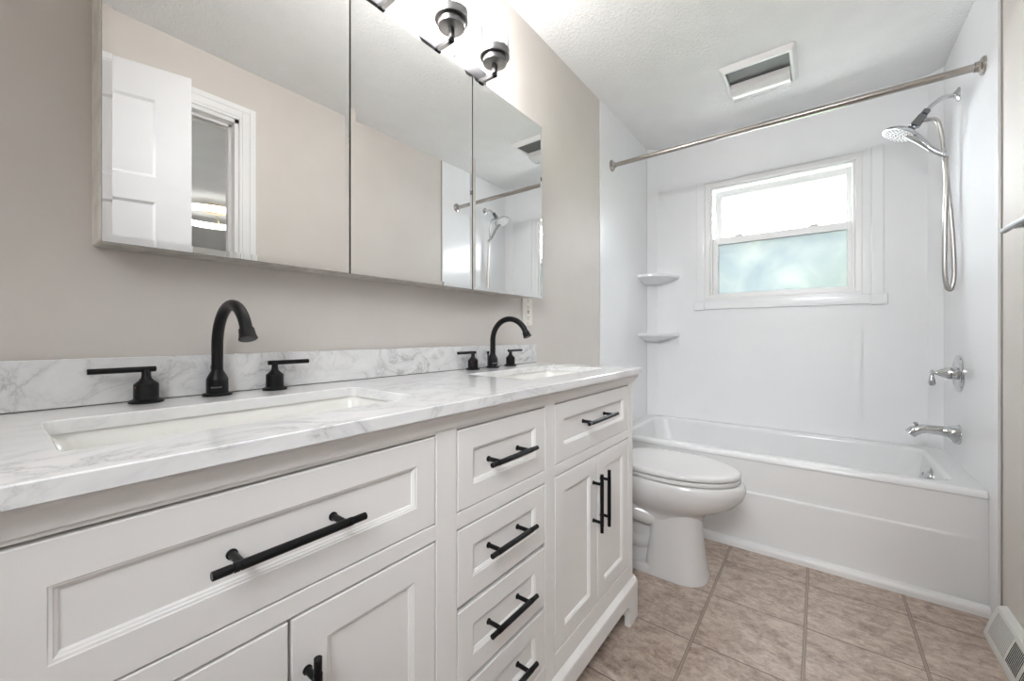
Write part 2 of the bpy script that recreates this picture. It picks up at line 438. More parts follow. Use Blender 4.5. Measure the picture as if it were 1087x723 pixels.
# things outside the window
g = B(); add_box(g, -6, 8, YB + 0.2, 16, -0.35, -0.25); struct('ground', g, 'grass')
def blob(bm, c, r, seed):
    b = B(); bmesh.ops.create_icosphere(b, subdivisions=4, radius=1)
    rnd = random.Random(seed); ph = [rnd.uniform(0, 6) for _ in range(6)]
    for v in b.verts:
        p = v.co.copy(); k = 1 + 0.12 * math.sin(5 * p.x + ph[0]) * math.sin(6 * p.y + ph[1]) + 0.07 * math.sin(13 * p.z + ph[2]) * math.cos(12 * p.x + ph[3]) + rnd.uniform(-.04, .04)
        v.co = Vector((c[0] + p.x * r[0] * k, c[1] + p.y * r[1] * k, c[2] + p.z * r[2] * k))
    merge(bm, b)
hd = thing('hedge', 'blurred green shrub outside behind the frosted lower pane', 'shrub', (2.2, 6.2, -0.25))
bm = B(); blob(bm, (2.0, 6.2, 0.95), (1.5, 0.9, 1.15), 3); blob(bm, (3.2, 6.6, 0.9), (1.3, 0.9, 1.05), 5); obj('foliage', bm, 'leaf', hd)
bm = B(); add_lathe(bm, (2.0, 6.2, -0.26), (0, 0, 1), [(0, 0.08), (0.5, 0.06), (1.2, 0.03)], 12); obj('stem', bm, 'brass', hd)

# doorway in the right wall, open door leaf, adjoining bedroom
bm = B()
cw = 0.075
def casing(bm, xs, sgn):
    for k, (w0, w1, t) in enumerate(((0.0, cw, 0.012), (0.012, cw - 0.004, 0.016), (0.045, cw - 0.008, 0.020))):
        xa, xb_ = sorted((xs, xs + sgn * t))
        add_box(bm, xa, xb_, DY1 + w0, DY1 + w1, 0, DZ + w1, 0.002); add_box(bm, xa, xb_, DY0 - w1, DY0 - w0, 0, DZ + w1, 0.002)
        add_box(bm, xa, xb_, DY0 - w0, DY1 + w0, DZ + w0, DZ + w1, 0.002)
casing(bm, RW, -1); casing(bm, RW + 0.11, 1)
for (y0, y1) in ((DY1 - 0.018, DY1), (DY0, DY0 + 0.018)): add_box(bm, RW - 0.002, RW + 0.112, y0, y1, 0, DZ)
add_box(bm, RW - 0.002, RW + 0.112, DY0, DY1, DZ - 0.018, DZ)
for (y0, y1) in ((DY1 - 0.030, DY1 - 0.018), (DY0 + 0.018, DY0 + 0.030)): add_box(bm, RW + 0.045, RW + 0.080, y0, y1, 0, DZ - 0.004)
add_box(bm, RW + 0.045, RW + 0.080, DY0 + 0.010, DY1 - 0.010, DZ - 0.030, DZ - 0.010)
struct('trim_4', bm, 'white')

DW, DT, DH = 0.757, 0.035, 2.10
def door_leaf():
    bm = B()
    # local: x along width 0..DW, y thickness, z up ; panels both faces
    panels = []
    st, mid = 0.112, 0.10
    pw = (DW - 2 * st - mid) / 2
    rows = [(0.22, 0.86), (1.00, 1.56), (1.66, 1.97)]
    xs = [0, st, st + pw, st + pw + mid, DW - st, DW]
    zs = [0] + [z for r in rows for z in r] + [DH]
    for side, y, sg in ((0, 0.0, 1), (1, DT, -1)):
        vs = {}
        def V(x, z, d=0): return bm.verts.new((x, y + sg * d, z))
        for i in range(5):
            for j in range(7):
                x0, x1, z0, z1 = xs[i], xs[i + 1], zs[j], zs[j + 1]
                if i in (1, 3) and j in (1, 3, 5):
                    steps = [(0, 0), (0.010, 0.008), (0.020, 0.008), (0.045, 0.002)]
                    rg = [[V(x0 + a, z0 + a, d), V(x1 - a, z0 + a, d), V(x1 - a, z1 - a, d), V(x0 + a, z1 - a, d)] for a, d in steps]
                    for p, q in zip(rg, rg[1:]):
                        for k in range(4): bm.faces.new((p[k], p[(k + 1) % 4], q[(k + 1) % 4], q[k]))
                    bm.faces.new(rg[-1])
                else: bm.faces.new((V(x0, z0), V(x1, z0), V(x1, z1), V(x0, z1)))
    for a in ((0, 0), (DW, DW)):
        bm.faces.new([bm.verts.new(p) for p in ((a[0], 0, 0), (a[0], DT, 0), (a[0], DT, DH), (a[0], 0, DH))])
    for z in (0, DH):
        bm.faces.new([bm.verts.new(p) for p in ((0, 0, z), (DW, 0, z), (DW, DT, z), (0, DT, z))])
    bmesh.ops.remove_doubles(bm, verts=bm.verts, dist=1e-5)
    return bm
dl = struct('door_1', door_leaf(), 'door')
hx, hy = 1.488, -0.205
ex, ey = 1.292, 0.535
dl.location = (hx, hy, 0.012); dl.rotation_euler = (0, 0, math.atan2(ey - hy, ex - hx))
for sgn, y in ((-1, 0), (1, DT)):
    kb = B(); add_lathe(kb, (DW - 0.06, y, 0.96), (0, sgn, 0), [(0, 0.03), (0.004, 0.03), (0.006, 0.012), (0.03, 0.012), (0.036, 0.024), (0.05, 0.028), (0.06, 0.022), (0.064, 0.0)], 24)
    k = obj('door_knob', kb, 'nickel'); k.parent = dl
for z in (0.2, 1.05, 1.9):
    hb = B(); add_lathe(hb, (-0.004, 0.0, z), (0, 0, 1), [(0, 0.006), (0.09, 0.006)], 12); k = obj('hinge', hb, 'nickel'); k.parent = dl

HX0, HX1, HY0, HY1 = RW + 0.11, 7.2, -1.4, 4.2
struct('floor_bedroom', boxes((HX0, HX1, HY0, HY1, -0.1, -0.001)), 'carpet')
struct('ceiling_bedroom', boxes((HX0, HX1 + .1, HY0 - .1, HY1 + .1, H, H + 0.1)), 'hallceil')
struct('wall_bedroom', boxes((HX1, HX1 + 0.1, HY0, HY1, 0, H), (HX0, HX1, HY0 - 0.1, HY0, 0, H), (HX0, HX1, HY1, HY1 + 0.1, 0, H)), 'hallwall')
rl = thing('ring_ceiling_light', 'glowing white ring lamp with brass canopy, seen through the doorway in the left mirror', 'ceiling light', (4.3, 1.47, H))
bm = B(); R0 = 0.40
add_tube(bm, [(4.3 + R0 * math.cos(2 * PI * i / 64), 1.47 + R0 * math.sin(2 * PI * i / 64), 2.285) for i in range(65)], 0.034, 12); obj('ring', bm, 'ring', rl)
bm = B(); add_lathe(bm, (4.3, 1.47, H), (0, 0, -1), [(0, 0.13), (0.05, 0.13), (0.06, 0.11), (0.065, 0.02)], 32); obj('canopy', bm, 'brass', rl)
for i in range(3):
    bm = B(); a = 2 * PI * i / 3 + 0.4; add_tube(bm, [(4.3 + 0.1 * math.cos(a), 1.47 + 0.1 * math.sin(a), H - 0.055), (4.3 + R0 * math.cos(a), 1.47 + R0 * math.sin(a), 2.305)], 0.006, 8); obj('spoke', bm, 'brass', rl)

# baseboards
struct('baseboard_right', boxes((RW - 0.012, RW, 0.86, 1.58, 0, 0.085), bev=0.003), 'white')
struct('baseboard_left', boxes((0, 0.012, 1.47, SURY, 0, 0.085), bev=0.003), 'white')

# ---------------------------------------------------------------- bathtub
tub = thing('bathtub', 'white alcove bathtub with stepped apron below the window', 'bathtub', (0.76, 2.63, 0))
x0, x1, y0, y1, RZ = T + 0.0005, RW - T - 0.0005, TUBY, YB - 0.0015, 0.455
bm = B()
lp = []
lp.append(rrect(x0, x1, y0 + 0.03, y1, 0.004, 0.0))
lp.append(rrect(x0, x1, y0 + 0.012, y1, 0.004, RZ - 0.034))
ix0, ix1, iy0, iy1 = 0.085, 1.425, TUBY + 0.075, YB - 0.065
lp = lp[:2] + [rrect(x0, x1, y0, y1, 0.004, RZ - 0.024)] + [rrect(x0, x1, y0 + 0.022 * (1 - math.cos(PI / 2 * k / 6)), y1, 0.004, RZ - 0.022 + 0.022 * math.sin(PI / 2 * k / 6)) for k in range(1, 7)]
lp.append(rrect(ix0 - 0.02, ix1 + 0.02, iy0 - 0.02, iy1 + 0.02, 0.09, RZ))
for k in range(1, 6):
    a = PI / 2 * k / 5
    lp.append(rrect(ix0 - 0.02 * (1 - math.sin(a)), ix1 + 0.02 * (1 - math.sin(a)), iy0 - 0.02 * (1 - math.sin(a)), iy1 + 0.02 * (1 - math.sin(a)), 0.08, RZ - 0.02 * (1 - math.cos(a))))
lp.append(rrect(ix0 + 0.03, ix1 - 0.02, iy0 + 0.02, iy1 - 0.02, 0.10, 0.30))
lp.append(rrect(ix0 + 0.07, ix1 - 0.035, iy0 + 0.035, iy1 - 0.035, 0.11, 0.20))
lp.append(rrect(ix0 + 0.15, ix1 - 0.05, iy0 + 0.05, iy1 - 0.05, 0.11, 0.14))
lp.append(rrect(ix0 + 0.20, ix1 - 0.09, iy0 + 0.09, iy1 - 0.09, 0.10, 0.115))
loft(bm, lp)
obj('tub_shell', bm, 'tub', tub, smooth=50)
# apron: upper field, ledge, lower field that stands slightly proud and fades out at the right
bm = B()
N = 40
rows = []
for (z, d) in ((0.0, 0.024), (0.262, 0.024), (0.270, 0.022), (0.2745, 0.010), (0.277, 0.004), (0.30, 0.002), (RZ - 0.024, 0.0)):
    row = []
    for i in range(N + 1):
        x = x0 + (x1 - x0) * i / N
        k = 1.0
        if x > 1.36: k = max(0.0, 1 - ((x - 1.36) / 0.13)) ; k = k * k * (3 - 2 * k)
        base = 0.0 if z > 0.29 else 0.004
        row.append(Vector((x, y0 + 0.006 - (base + (d - base) * k if d > base else d) * 0.5, z)))
    rows.append(row)
loft(bm, rows, False, False, closed=False)
back = [[Vector((p.x, y0 + 0.035, p.z)) for p in rows[0]], [Vector((p.x, y0 + 0.035, p.z)) for p in rows[-1]]]
loft(bm, [rows[0], back[0]], False, False, closed=False); loft(bm, [rows[-1], back[1]], False, False, closed=False); loft(bm, back, False, False, closed=False)
obj('apron', bm, 'tub', tub, smooth=40)
bm = B(); add_lathe(bm, (1.414, 2.645, 0.385), (-1, 0, 0.22), [(0, 0.042), (0.006, 0.042), (0.014, 0.036), (0.020, 0.022), (0.022, 0.0)], 32)
add_tube(bm, [(1.406, 2.645, 0.392), (1.392, 2.645, 0.396)], 0.008, 12); obj('overflow_plate', bm, 'chrome', tub, label='chrome overflow plate')
bm = B(); q = [(TUBY - 0.006, 0.0), (TUBY - 0.030, 0.0)] + [(TUBY - 0.012 - 0.018 * math.cos(a), 0.016 + 0.020 * math.sin(a)) for a in [PI / 2 * i / 6 for i in range(7)]] + [(TUBY - 0.006, 0.038)]
add_prism(bm, q, 'x', 0.008, RW - T - 0.001); struct('trim_5', bm, 'white')

# ---------------------------------------------------------------- vanity
XF = 0.465
VY0, VY1 = -0.052, 1.448
van = thing('vanity_cabinet', 'warm white double vanity with recessed panel fronts and black bar pulls', 'vanity', (0.23, 0.7, 0))
rz = dict(top=0.9, dt=0.8615, db=0.700, doort=0.671, doorb=0.205)
secs = [(-0.012, 0.491), (0.543, 0.853), (0.900, 1.405)]
drawersM = [(0.700, 0.8615), (0.516, 0.669), (0.360, 0.511), (0.205, 0.355)]
G = 0.0024
# carcass: dark sheet for painted gap shade + face frame
bm = B()
def ff(y0, y1, z0, z1, x0=XF - 0.02, x1=XF): add_box(bm, x0, x1, y0, y1, z0, z1, 0.0012, 1)
ff(VY0, secs[0][0], 0.02, 0.8990); ff(secs[0][1], secs[1][0], 0.10, 0.8990); ff(secs[1][1], secs[2][0], 0.10, 0.8990); ff(secs[2][1], VY1, 0.02, 0.8990)
for a, b in secs: ff(a - 0.001, b + 0.001, 0.8615, 0.8990); ff(a - 0.001, b + 0.001, 0.10, 0.205)
for i in (0, 2): ff(secs[i][0] - 0.001, secs[i][1] + 0.001, 0.671, 0.700)
ff(secs[1][0] - 0.001, secs[1][1] + 0.001, 0.669, 0.700)
add_box(bm, 0.004, XF - 0.02, VY1 - 0.018, VY1, 0.10, 0.8990); add_box(bm, 0.004, XF - 0.02, VY0, VY0 + 0.018, 0.10, 0.8990)
add_box(bm, 0.004, XF - 0.02, VY0 + 0.018, VY1 - 0.018, 0.10, 0.118); add_box(bm, 0.004, 0.012, VY0 + 0.018, VY1 - 0.018, 0.118, 0.88)
# moulding below the countertop
crown = [(XF - 0.001, 0.868), (XF + 0.004, 0.868), (XF + 0.005, 0.874), (XF + 0.008, 0.881), (XF + 0.014, 0.888), (XF + 0.0165, 0.892), (XF + 0.0165, 0.899), (XF - 0.001, 0.899)]
add_prism(bm, crown, 'y', VY0 - 0.0165, VY1 + 0.0165)
crs = [(VY1 - 0.001, 0.868), (VY1 + 0.004, 0.868), (VY1 + 0.005, 0.874), (VY1 + 0.008, 0.881), (VY1 + 0.014, 0.888), (VY1 + 0.0165, 0.892), (VY1 + 0.0165, 0.899), (VY1 - 0.001, 0.899)]
add_prism(bm, crs, 'x', 0.006, XF)
obj('cabinet_body', bm, 'cab', van)
bm = B()
add_box(bm, XF - 0.0255, XF - 0.0204, VY0 + 0.02, VY1 - 0.02, 0.12, 0.895); obj('gap_shade_sheet', bm, 'gapshade', van)  # thin dark sheet, puts the shade of the front gaps into colour
# plinth with bracket feet
bm = B()
PX = XF + 0.014; PY0, PY1 = VY0 - 0.014, VY1 + 0.014
fw = 0.075; r = 0.035; zc = 0.085
def plinth_poly(a0, a1):
    p = [(a0, 0.0), (a0 + fw, 0.0)]
    p += [(a0 + fw + r - r * math.cos(t), zc - r + r * math.sin(t)) for t in [PI / 2 * i / 8 for i in range(9)]]
    p += [(a1 - fw - r + r * math.sin(t), zc - r + r * math.cos(t)) for t in [PI / 2 * i / 8 for i in range(9)]]
    p += [(a1 - fw, 0.0), (a1, 0.0), (a1, 0.130), (a0, 0.130)]
    return p
def ngon_prism(bm, poly, axis, a0, a1):
    add_prism(bm, poly, axis, a0, a1)
ngon_prism(bm, plinth_poly(PY0, PY1), 'x', XF - 0.006, PX)
ngon_prism(bm, plinth_poly(0.004, XF - 0.006), 'y', PY1 - 0.020, PY1)
add_box(bm, XF - 0.006 - 0.0005, XF + 0.0005 - 0.002, PY1 - 0.02, PY1, 0, 0.13)
capx = [(XF - 0.004, 0.130), (PX, 0.130), (PX - 0.001, 0.136), (PX - 0.005, 0.141), (XF + 0.003, 0.146), (XF + 0.001, 0.150), (XF - 0.004, 0.150)]
add_prism(bm, capx, 'y', PY0, PY1)
capy = [(VY1 - 0.004, 0.130), (PY1, 0.130), (PY1 - 0.001, 0.136), (PY1 - 0.005, 0.141), (VY1 + 0.003, 0.146), (VY1 + 0.001, 0.150), (VY1 - 0.004, 0.150)]
add_prism(bm, capy, 'x', 0.006, PX)
obj('base_plinth', bm, 'cab', van, smooth=25)

def front(y0, y1, z0, z1, st, th=0.019, rec=0.0068):
    """inset recessed-panel front; face flush with the face frame at x = XF"""
    bm = B(); y0 += G; y1 -= G; z0 += G; z1 -= G * 1.6
    X = XF
    steps = [(0, -0.0012), (0.0012, 0.0), (st - 0.0045, 0.0), (st - 0.0035, -0.0012), (st - 0.001, -0.0018), (st, -0.0035), (st + 0.002, -0.0042), (st + 0.0035, -rec)]
    rings = [[Vector((X + d, y0 + a, z0 + a)), Vector((X + d, y1 - a, z0 + a)), Vector((X + d, y1 - a, z1 - a)), Vector((X + d, y0 + a, z1 - a))] for a, d in steps]
    rings = [[Vector((X - th, p.y, p.z)) for p in rings[0]]] + rings
    loft(bm, rings)
    return bm
def pull(c, L, axis, xface):
    """knurled bar pull: bar along axis, two posts back to the face"""
    bm = B(); c = Vector(c); a = Vector(axis)
    h = L / 2; rb, rm = 0.0046, 0.0058
    e = h - 0.022
    prof = [(-h, 0.0), (-h, rb), (-h + 0.0006, rb + 0.0006), (-e - 0.003, rb + 0.0006), (-e - 0.0028, rb - 0.0006), (-e - 0.0012, rb - 0.0006), (-e - 0.001, rm), (-e + 0.004, rm), (-e + 0.0042, rm - 0.0008), (-e + 0.0056, rm - 0.0008), (-e + 0.006, rm)]
    prof = prof + [(-d, q) for d, q in reversed(prof)]
    add_lathe(bm, c, a, prof, 20)
    for s in (-1, 1):
        p = c + a * s * (h - 0.030)
        add_lathe(bm, (xface, p.y, p.z), (1, 0, 0), [(0, 0.0062), (0.002, 0.0062), (0.003, 0.0046), (c.x - xface, 0.0046)], 16)
    return bm
HX = XF + 0.029
def drawer(y0, y1, z0, z1, st, hc, L, xf=0.0):
    d = obj('drawer', front(y0, y1, z0, z1, st), 'cab', van, smooth=20)
    obj('handle', pull((HX, hc[0], hc[1]), L, (0, 1, 0), XF - 0.0068), 'black', d, label='black bar pull')
drawer(*secs[0], 0.700, 0.8615, 0.046, (0.2385, 0.781), 0.185)
drawer(*secs[2], 0.700, 0.8615, 0.046, (1.140, 0.787), 0.205)
for (z0, z1), hz in zip(drawersM, (0.780, 0.598, 0.437, 0.280)): drawer(*secs[1], z0, z1, 0.046, (0.693, hz), 0.162)
for i in (0, 2):
    a, b = secs[i]; mid = (a + b) / 2
    for s, (y0_, y1_) in ((-1, (a, mid)), (1, (mid, b))):
        d = obj('door', front(y0_, y1_, rz['doorb'], rz['doort'], 0.052), 'cab', van, smooth=20)
        obj('handle', pull((HX, mid + s * 0.026 - 0.004, 0.533), 0.175, (0, 0, 1), XF), 'black', d, label='black bar pull')

# countertop with two cut-outs
CT, CB = 0.9196, 0.8995
CX0, CX1, CY0, CY1 = 0.002, 0.492, -0.078, 1.476
holes = [(0.150, 0.388, 0.046, 0.518), (0.150, 0.388, 0.892, 1.362)]
ctop = thing('countertop', 'white grey-veined quartz countertop with backsplash on the vanity', 'countertop', (0.25, 0.7, CB))
def slab_ring(z, c0=0.0):
    bm_pts = []
    return bm_pts
bm = B()
# outer pieces: build a slab from two halves, each a frame between outer rectangle and a rounded hole
ymid = (holes[0][3] + holes[1][2]) / 2
def half(bm, ya, yb_, hole, lo, hi):
    hx0, hx1, hy0, hy1 = hole; n = 8; rr_ = 0.016
    inner = rrect(hx0, hx1, hy0, hy1, rr_, 0, n)
    outer = []
    e = 0.0015
    A0 = ya + (e if lo else 0); A1 = yb_ - (e if hi else 0)
    def proj(p):
        # send each hole point to the outer rectangle by corner groups
        return p
    m_ = n + 1
    cor = [(CX1, A1), (CX0, A1), (CX0, A0), (CX1, A0)]
    for ci, (cx, cy) in enumerate(cor):
        for i in range(m_):
            t = i / n
            px, py = inner[ci * m_ + i].x, inner[ci * m_ + i].y
            # first half of the corner arc follows the first side, then the next
            if ci == 0: q = (cx, py + (cy - py) * min(1, 2 * t)) if t < 0.5 else (cx + (px - cx) * (2 * t - 1), cy)
            elif ci == 1: q = (px + (cx - px) * min(1, 2 * t), cy) if t < 0.5 else (cx, cy + (py - cy) * (2 * t - 1))
            elif ci == 2: q = (cx, py + (cy - py) * min(1, 2 * t)) if t < 0.5 else (cx + (px - cx) * (2 * t - 1), cy)
            else: q = (px + (cx - px) * min(1, 2 * t), cy) if t < 0.5 else (cx, cy + (py - cy) * (2 * t - 1))
            outer.append(Vector((q[0], q[1], 0)))
    def at(pts, z, gx=0.0): return [Vector((p.x, p.y, z)) for p in pts]
    def grow(pts, d):
        out = []
        for p in pts:
            out.append(Vector((p.x + (d if p.x >= CX1 - 1e-4 else 0), p.y + (d if hi and p.y >= A1 - 1e-4 else 0) - (d if lo and p.y <= A0 + 1e-4 else 0), 0)))
        return out
    shrink = rrect(hx0 - 0.0015, hx1 + 0.0015, hy0 - 0.0015, hy1 + 0.0015, rr_ + 0.0015, 0, n)
    loops = [at(inner, CB), at(inner, CT - 0.0015), at(shrink, CT), at(grow(outer, -0.0015 * 1), CT), at(outer, CT - 0.0015), at(outer, CB), at(inner, CB)]
    loft(bm, loops, False, False)
half(bm, CY0, ymid, holes[0], True, False); half(bm, ymid, CY1, holes[1], False, True)
bmesh.ops.remove_doubles(bm, verts=bm.verts, dist=1e-6)
obj('slab', bm, 'marble', ctop, smooth=30)
bm = B(); add_box(bm, 0.002, 0.021, CY0 + 0.001, CY1 - 0.002, CT + 0.0012, 1.001, 0.0012, 1); obj('backsplash', bm, 'splash', ctop)
bm = B(); add_box(bm, 0.003, 0.0185, CY0 + 0.001, CY1 - 0.003, CT, CT + 0.0013); obj('joint_gap', bm, 'dark', ctop)

def sink(hole, label):
    hx0, hx1, hy0, hy1 = hole
    s = thing('undermount_sink', label, 'sink', ((hx0 + hx1) / 2, (hy0 + hy1) / 2, CB - 0.14), 'undermount sinks')
    bm = B(); o = 0.006
    z1 = CB - 0.0005
    loops = [rrect(hx0 - 0.03, hx1 + 0.02, hy0 - 0.03, hy1 + 0.03, 0.03, z1 - 0.012), rrect(hx0 - 0.03, hx1 + 0.02, hy0 - 0.03, hy1 + 0.03, 0.03, z1),
             rrect(hx0 - o, hx1 + o, hy0 - o, hy1 + o, 0.03, z1), rrect(hx0 - o + 0.002, hx1 + o - 0.002, hy0 - o + 0.002, hy1 + o - 0.002, 0.032, z1 - 0.006)]
    for k in range(7):
        t = k / 6; ins = 0.012 * t + 0.045 * max(0, (t - 0.55) / 0.45) ** 2.2
        loops.append(rrect(hx0 + ins, hx1 - ins, hy0 + ins, hy1 - ins, 0.035, z1 - 0.012 - 0.105 * (t if t < 0.8 else 0.8 + (t - 0.8) * 0.9)))
    cx, cy = (hx0 + hx1) / 2, (hy0 + hy1) / 2
    loops.append(rrect(cx - 0.03, cx + 0.03, cy - 0.03, cy + 0.03, 0.028, z1 - 0.126))
    out = [rrect(cx - 0.03, cx + 0.03, cy - 0.03, cy + 0.03, 0.028, z1 - 0.138), rrect(hx0 + 0.03, hx1 - 0.03, hy0 + 0.03, hy1 - 0.03, 0.035, z1 - 0.132), rrect(hx0 - 0.006, hx1 + 0.006, hy0 - 0.006, hy1 + 0.006, 0.035, z1 - 0.09), rrect(hx0 - 0.03, hx1 + 0.02, hy0 - 0.03, hy1 + 0.03, 0.03, z1 - 0.012)]
    loft(bm, loops + out, False, False)
    bmesh.ops.remove_doubles(bm, verts=bm.verts, dist=1e-6)
    obj('basin', bm, 'basin', s, smooth=50)
    bm = B(); add_lathe(bm, (cx, cy, z1 - 0.1275), (0, 0, 1), [(0, 0.022), (0.003, 0.022), (0.004, 0.018), (0.005, 0.0)], 24); obj('drain', bm, 'black', s)
sink(holes[0], 'rectangular white undermount sink nearest the camera, under the left mirror door')
sink(holes[1], 'rectangular white undermount sink at the toilet end of the vanity')

# ---------------------------------------------------------------- faucets
def faucet(yc, label, text):
    f = thing('faucet', label, 'faucet', (0.05, yc, CT), 'black widespread faucets')
    z = CT + 0.0003
    # spout
    bm = B()
    add_lathe(bm, (0.05, yc, z), (0, 0, 1), [(0, 0.0250), (0.0035, 0.0250), (0.005, 0.0235), (0.006, 0.0185), (0.031, 0.0185), (0.034, 0.0182), (0.041, 0.0150), (0.048, 0.0112), (0.051, 0.0102)], 36)
    Rr = 0.078; zc_ = z + 0.100
    pts = [(0.05, yc, z + 0.045), (0.05, yc, z + 0.08)]
    for i in range(25):
        a = math.radians(180 - 157 * i / 24)
        pts.append((0.05 + Rr + Rr * math.cos(a), yc, zc_ + Rr * math.sin(a)))
    add_tube(bm, pts, 0.0100, 24)
    p1, p0 = Vector(pts[-1]), Vector(pts[-2]); d = (p1 - p0).normalized()
    add_lathe(bm, p1 - d * 0.002, d, [(0, 0.0100), (0.001, 0.0122), (0.014, 0.0134), (0.017, 0.0145), (0.020, 0.0150), (0.021, 0.0128), (0.0205, 0.0)], 28)
    sp = obj('spout', bm, 'black', f)
    # lettering on the base
    tc = bpy.data.curves.new('lettering', 'FONT'); tc.body = text; tc.size = 0.0040; tc.align_x = 'CENTER'; tc.align_y = 'CENTER'; tc.extrude = 0.0002
    to = bpy.data.objects.new('lettering_tmp', tc); C.objects.link(to)
    dg = bpy.context.evaluated_depsgraph_get(); me = bpy.data.meshes.new_from_object(to.evaluated_get(dg))
    bpy.data.objects.remove(to); bpy.data.curves.remove(tc)
    me.materials.append(m['logo'])
    R_ = 0.0186
    for v in me.vertices:
        th = v.co.x / R_ + math.radians(-22); hgt = v.co.y; off = v.co.z
        v.co = Vector((0.05 + (R_ + off) * math.cos(th), yc + (R_ + off) * math.sin(th), z + 0.017 + hgt))
    lo = bpy.data.objects.new('lettering', me); C.objects.link(lo); lo.parent = sp; lo['label'] = 'small grey brand lettering'
    for s in (-1, 1):
        hy = yc + s * 0.1075
        bm = B()
        add_lathe(bm, (0.05, hy, z), (0, 0, 1), [(0, 0.0245), (0.0035, 0.0245), (0.005, 0.0230), (0.006, 0.0195), (0.008, 0.0176), (0.032, 0.0176), (0.034, 0.0168), (0.039, 0.0110), (0.044, 0.0072), (0.050, 0.0064), (0.055, 0.0066), (0.059, 0.0055)], 32)
        h = obj('handle', bm, 'black', f)
        bm = B()
        a0, a1 = (-0.0135, 0.074) if s > 0 else (-0.074, 0.0135)
        add_lathe(bm, (0.05, hy + a0, z + 0.0595), (0, 1, 0), [(0, 0.0), (0, 0.0044), (0.0006, 0.005), (a1 - a0 - 0.0006, 0.005), (a1 - a0, 0.0044), (a1 - a0, 0.0)], 18)
        obj('lever', bm, 'black', h)
    if text:
        bm = B(); add_lathe(bm, (0.05 + 0.0174 * 0.42, yc - 0.1075 - 0.0174 * 0.907, z + 0.028), (0.42, -0.907, 0), [(0, 0.0013), (0.0005, 0.0013), (0.0006, 0.0)], 12)
        obj('hot_mark', bm, 'red', f, label='tiny red hot mark')
    # drain pull rod behind the spout
    bm = B(); add_lathe(bm, (0.027, yc, z), (0, 0, 1), [(0, 0.003), (0.05, 0.003), (0.051, 0.005), (0.058, 0.005), (0.06, 0.003)], 12); obj('lift_rod', bm, 'black', f)
faucet(0.281, 'matte black gooseneck faucet with two levers at the sink nearest the camera', 'WOWOW')
faucet(1.140, 'matte black gooseneck faucet with two levers at the sink nearer the toilet', 'WOWOW')

# ---------------------------------------------------------------- mirror cabinet
XM = 0.094
my = [0.1096, 0.5435, 0.9845, 1.409]
ZB, ZT = 1.193, 1.908
mc = thing('mirror_cabinet', 'wall-hung cabinet with three mirror doors above the vanity', 'mirror cabinet', (0.0, 0.76, ZB))
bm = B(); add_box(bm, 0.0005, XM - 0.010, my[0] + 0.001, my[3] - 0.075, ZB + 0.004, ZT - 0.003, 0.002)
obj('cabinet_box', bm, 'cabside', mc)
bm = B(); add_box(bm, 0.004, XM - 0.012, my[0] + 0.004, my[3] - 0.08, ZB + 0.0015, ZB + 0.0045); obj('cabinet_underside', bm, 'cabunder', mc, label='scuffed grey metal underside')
for i in range(3):
    a, b = my[i] + 0.0022, my[i + 1] - 0.0022
    bw, bd = 0.012, 0.0011
    bm = B()
    rings = [[Vector((x_, a + o_, ZB + o_)), Vector((x_, b - o_, ZB + o_)), Vector((x_, b - o_, ZT - o_)), Vector((x_, a + o_, ZT - o_))] for x_, o_ in ((XM - bd - 0.0005, 0.0), (XM - bd, 0.0003), (XM, bw))]
    loft(bm, rings, False, True)
    d = obj('mirror_door', bm, 'mirror', mc, smooth=0)
    bm = B(); add_box(bm, XM - 0.0075, XM - bd - 0.0006, a + 0.0002, b - 0.0002, ZB + 0.0002, ZT - 0.0002); obj('door_backing', bm, 'mirroredge', d)

# ---------------------------------------------------------------- vanity light
vl = thing('vanity_light', 'brushed steel four-lamp bar light above the mirror cabinet', 'wall lamp', (0.0, 0.757, 1.99))
bm = B(); add_box(bm, 0.0005, 0.030, 0.385, 1.130, 1.962, 2.016, 0.0012, 1); obj('back_plate', bm, 'steel', vl)
LY = [0.451, 0.656, 0.861, 1.066]
for y in LY:
    bm = B(); q = 0.0068
    add_box(bm, 0.0295, 0.1278, y - q, y + q, 1.934, 1.9475, 0.0006, 1); add_box(bm, 0.1142, 0.1278, y - q, y + q, 1.934, 1.980, 0.0006, 1); add_box(bm, 0.0295, 0.036, y - 0.014, y + 0.014, 1.934, 1.966, 0.001, 1)
    obj('arm', bm, 'steel', vl)
    bm = B(); add_lathe(bm, (0.121, y, 1.977), (0, 0, 1), [(0, 0.0), (0, 0.0395), (0.0012, 0.041), (0.018, 0.041), (0.0195, 0.040), (0.020, 0.0495), (0.0215, 0.051), (0.046, 0.051), (0.0475, 0.0495), (0.0475, 0.044), (0.026, 0.042), (0.026, 0.0)], 40)
    s_ = obj('socket_cup', bm, 'steel', vl)
    bm = B(); add_lathe(bm, (0.121, y, 2.0035), (0, 0, 1), [(0, 0.014), (0.03, 0.014), (0.031, 0.0)], 20); obj('lamp_holder', bm, 'white', s_)
    bm = B(); n = 40
    ro, ri = 0.0475, 0.0455
    zs_ = (2.012, 2.165)
    add_lathe(bm, (0.121, y, zs_[0]), (0, 0, 1), [(0, ro - 0.004), (0.0, ro - 0.0035)] + [(0.0005, ro), (zs_[1] - zs_[0], ro)] , n)
    for f_ in [f for f in bm.faces if len(f.verts) > 4]: bm.faces.remove(f_)
    obj('glass_shade', bm, 'glass', vl)
    bm = B(); add_lathe(bm, (0.121, y, 2.036), (0, 0, 1), [(0, 0.011), (0.008, 0.014), (0.022, 0.0235), (0.036, 0.0285), (0.050, 0.0285), (0.063, 0.022), (0.071, 0.011), (0.074, 0.0)], 24)
    obj('bulb', bm, 'bulb', vl, label='lit white bulb')
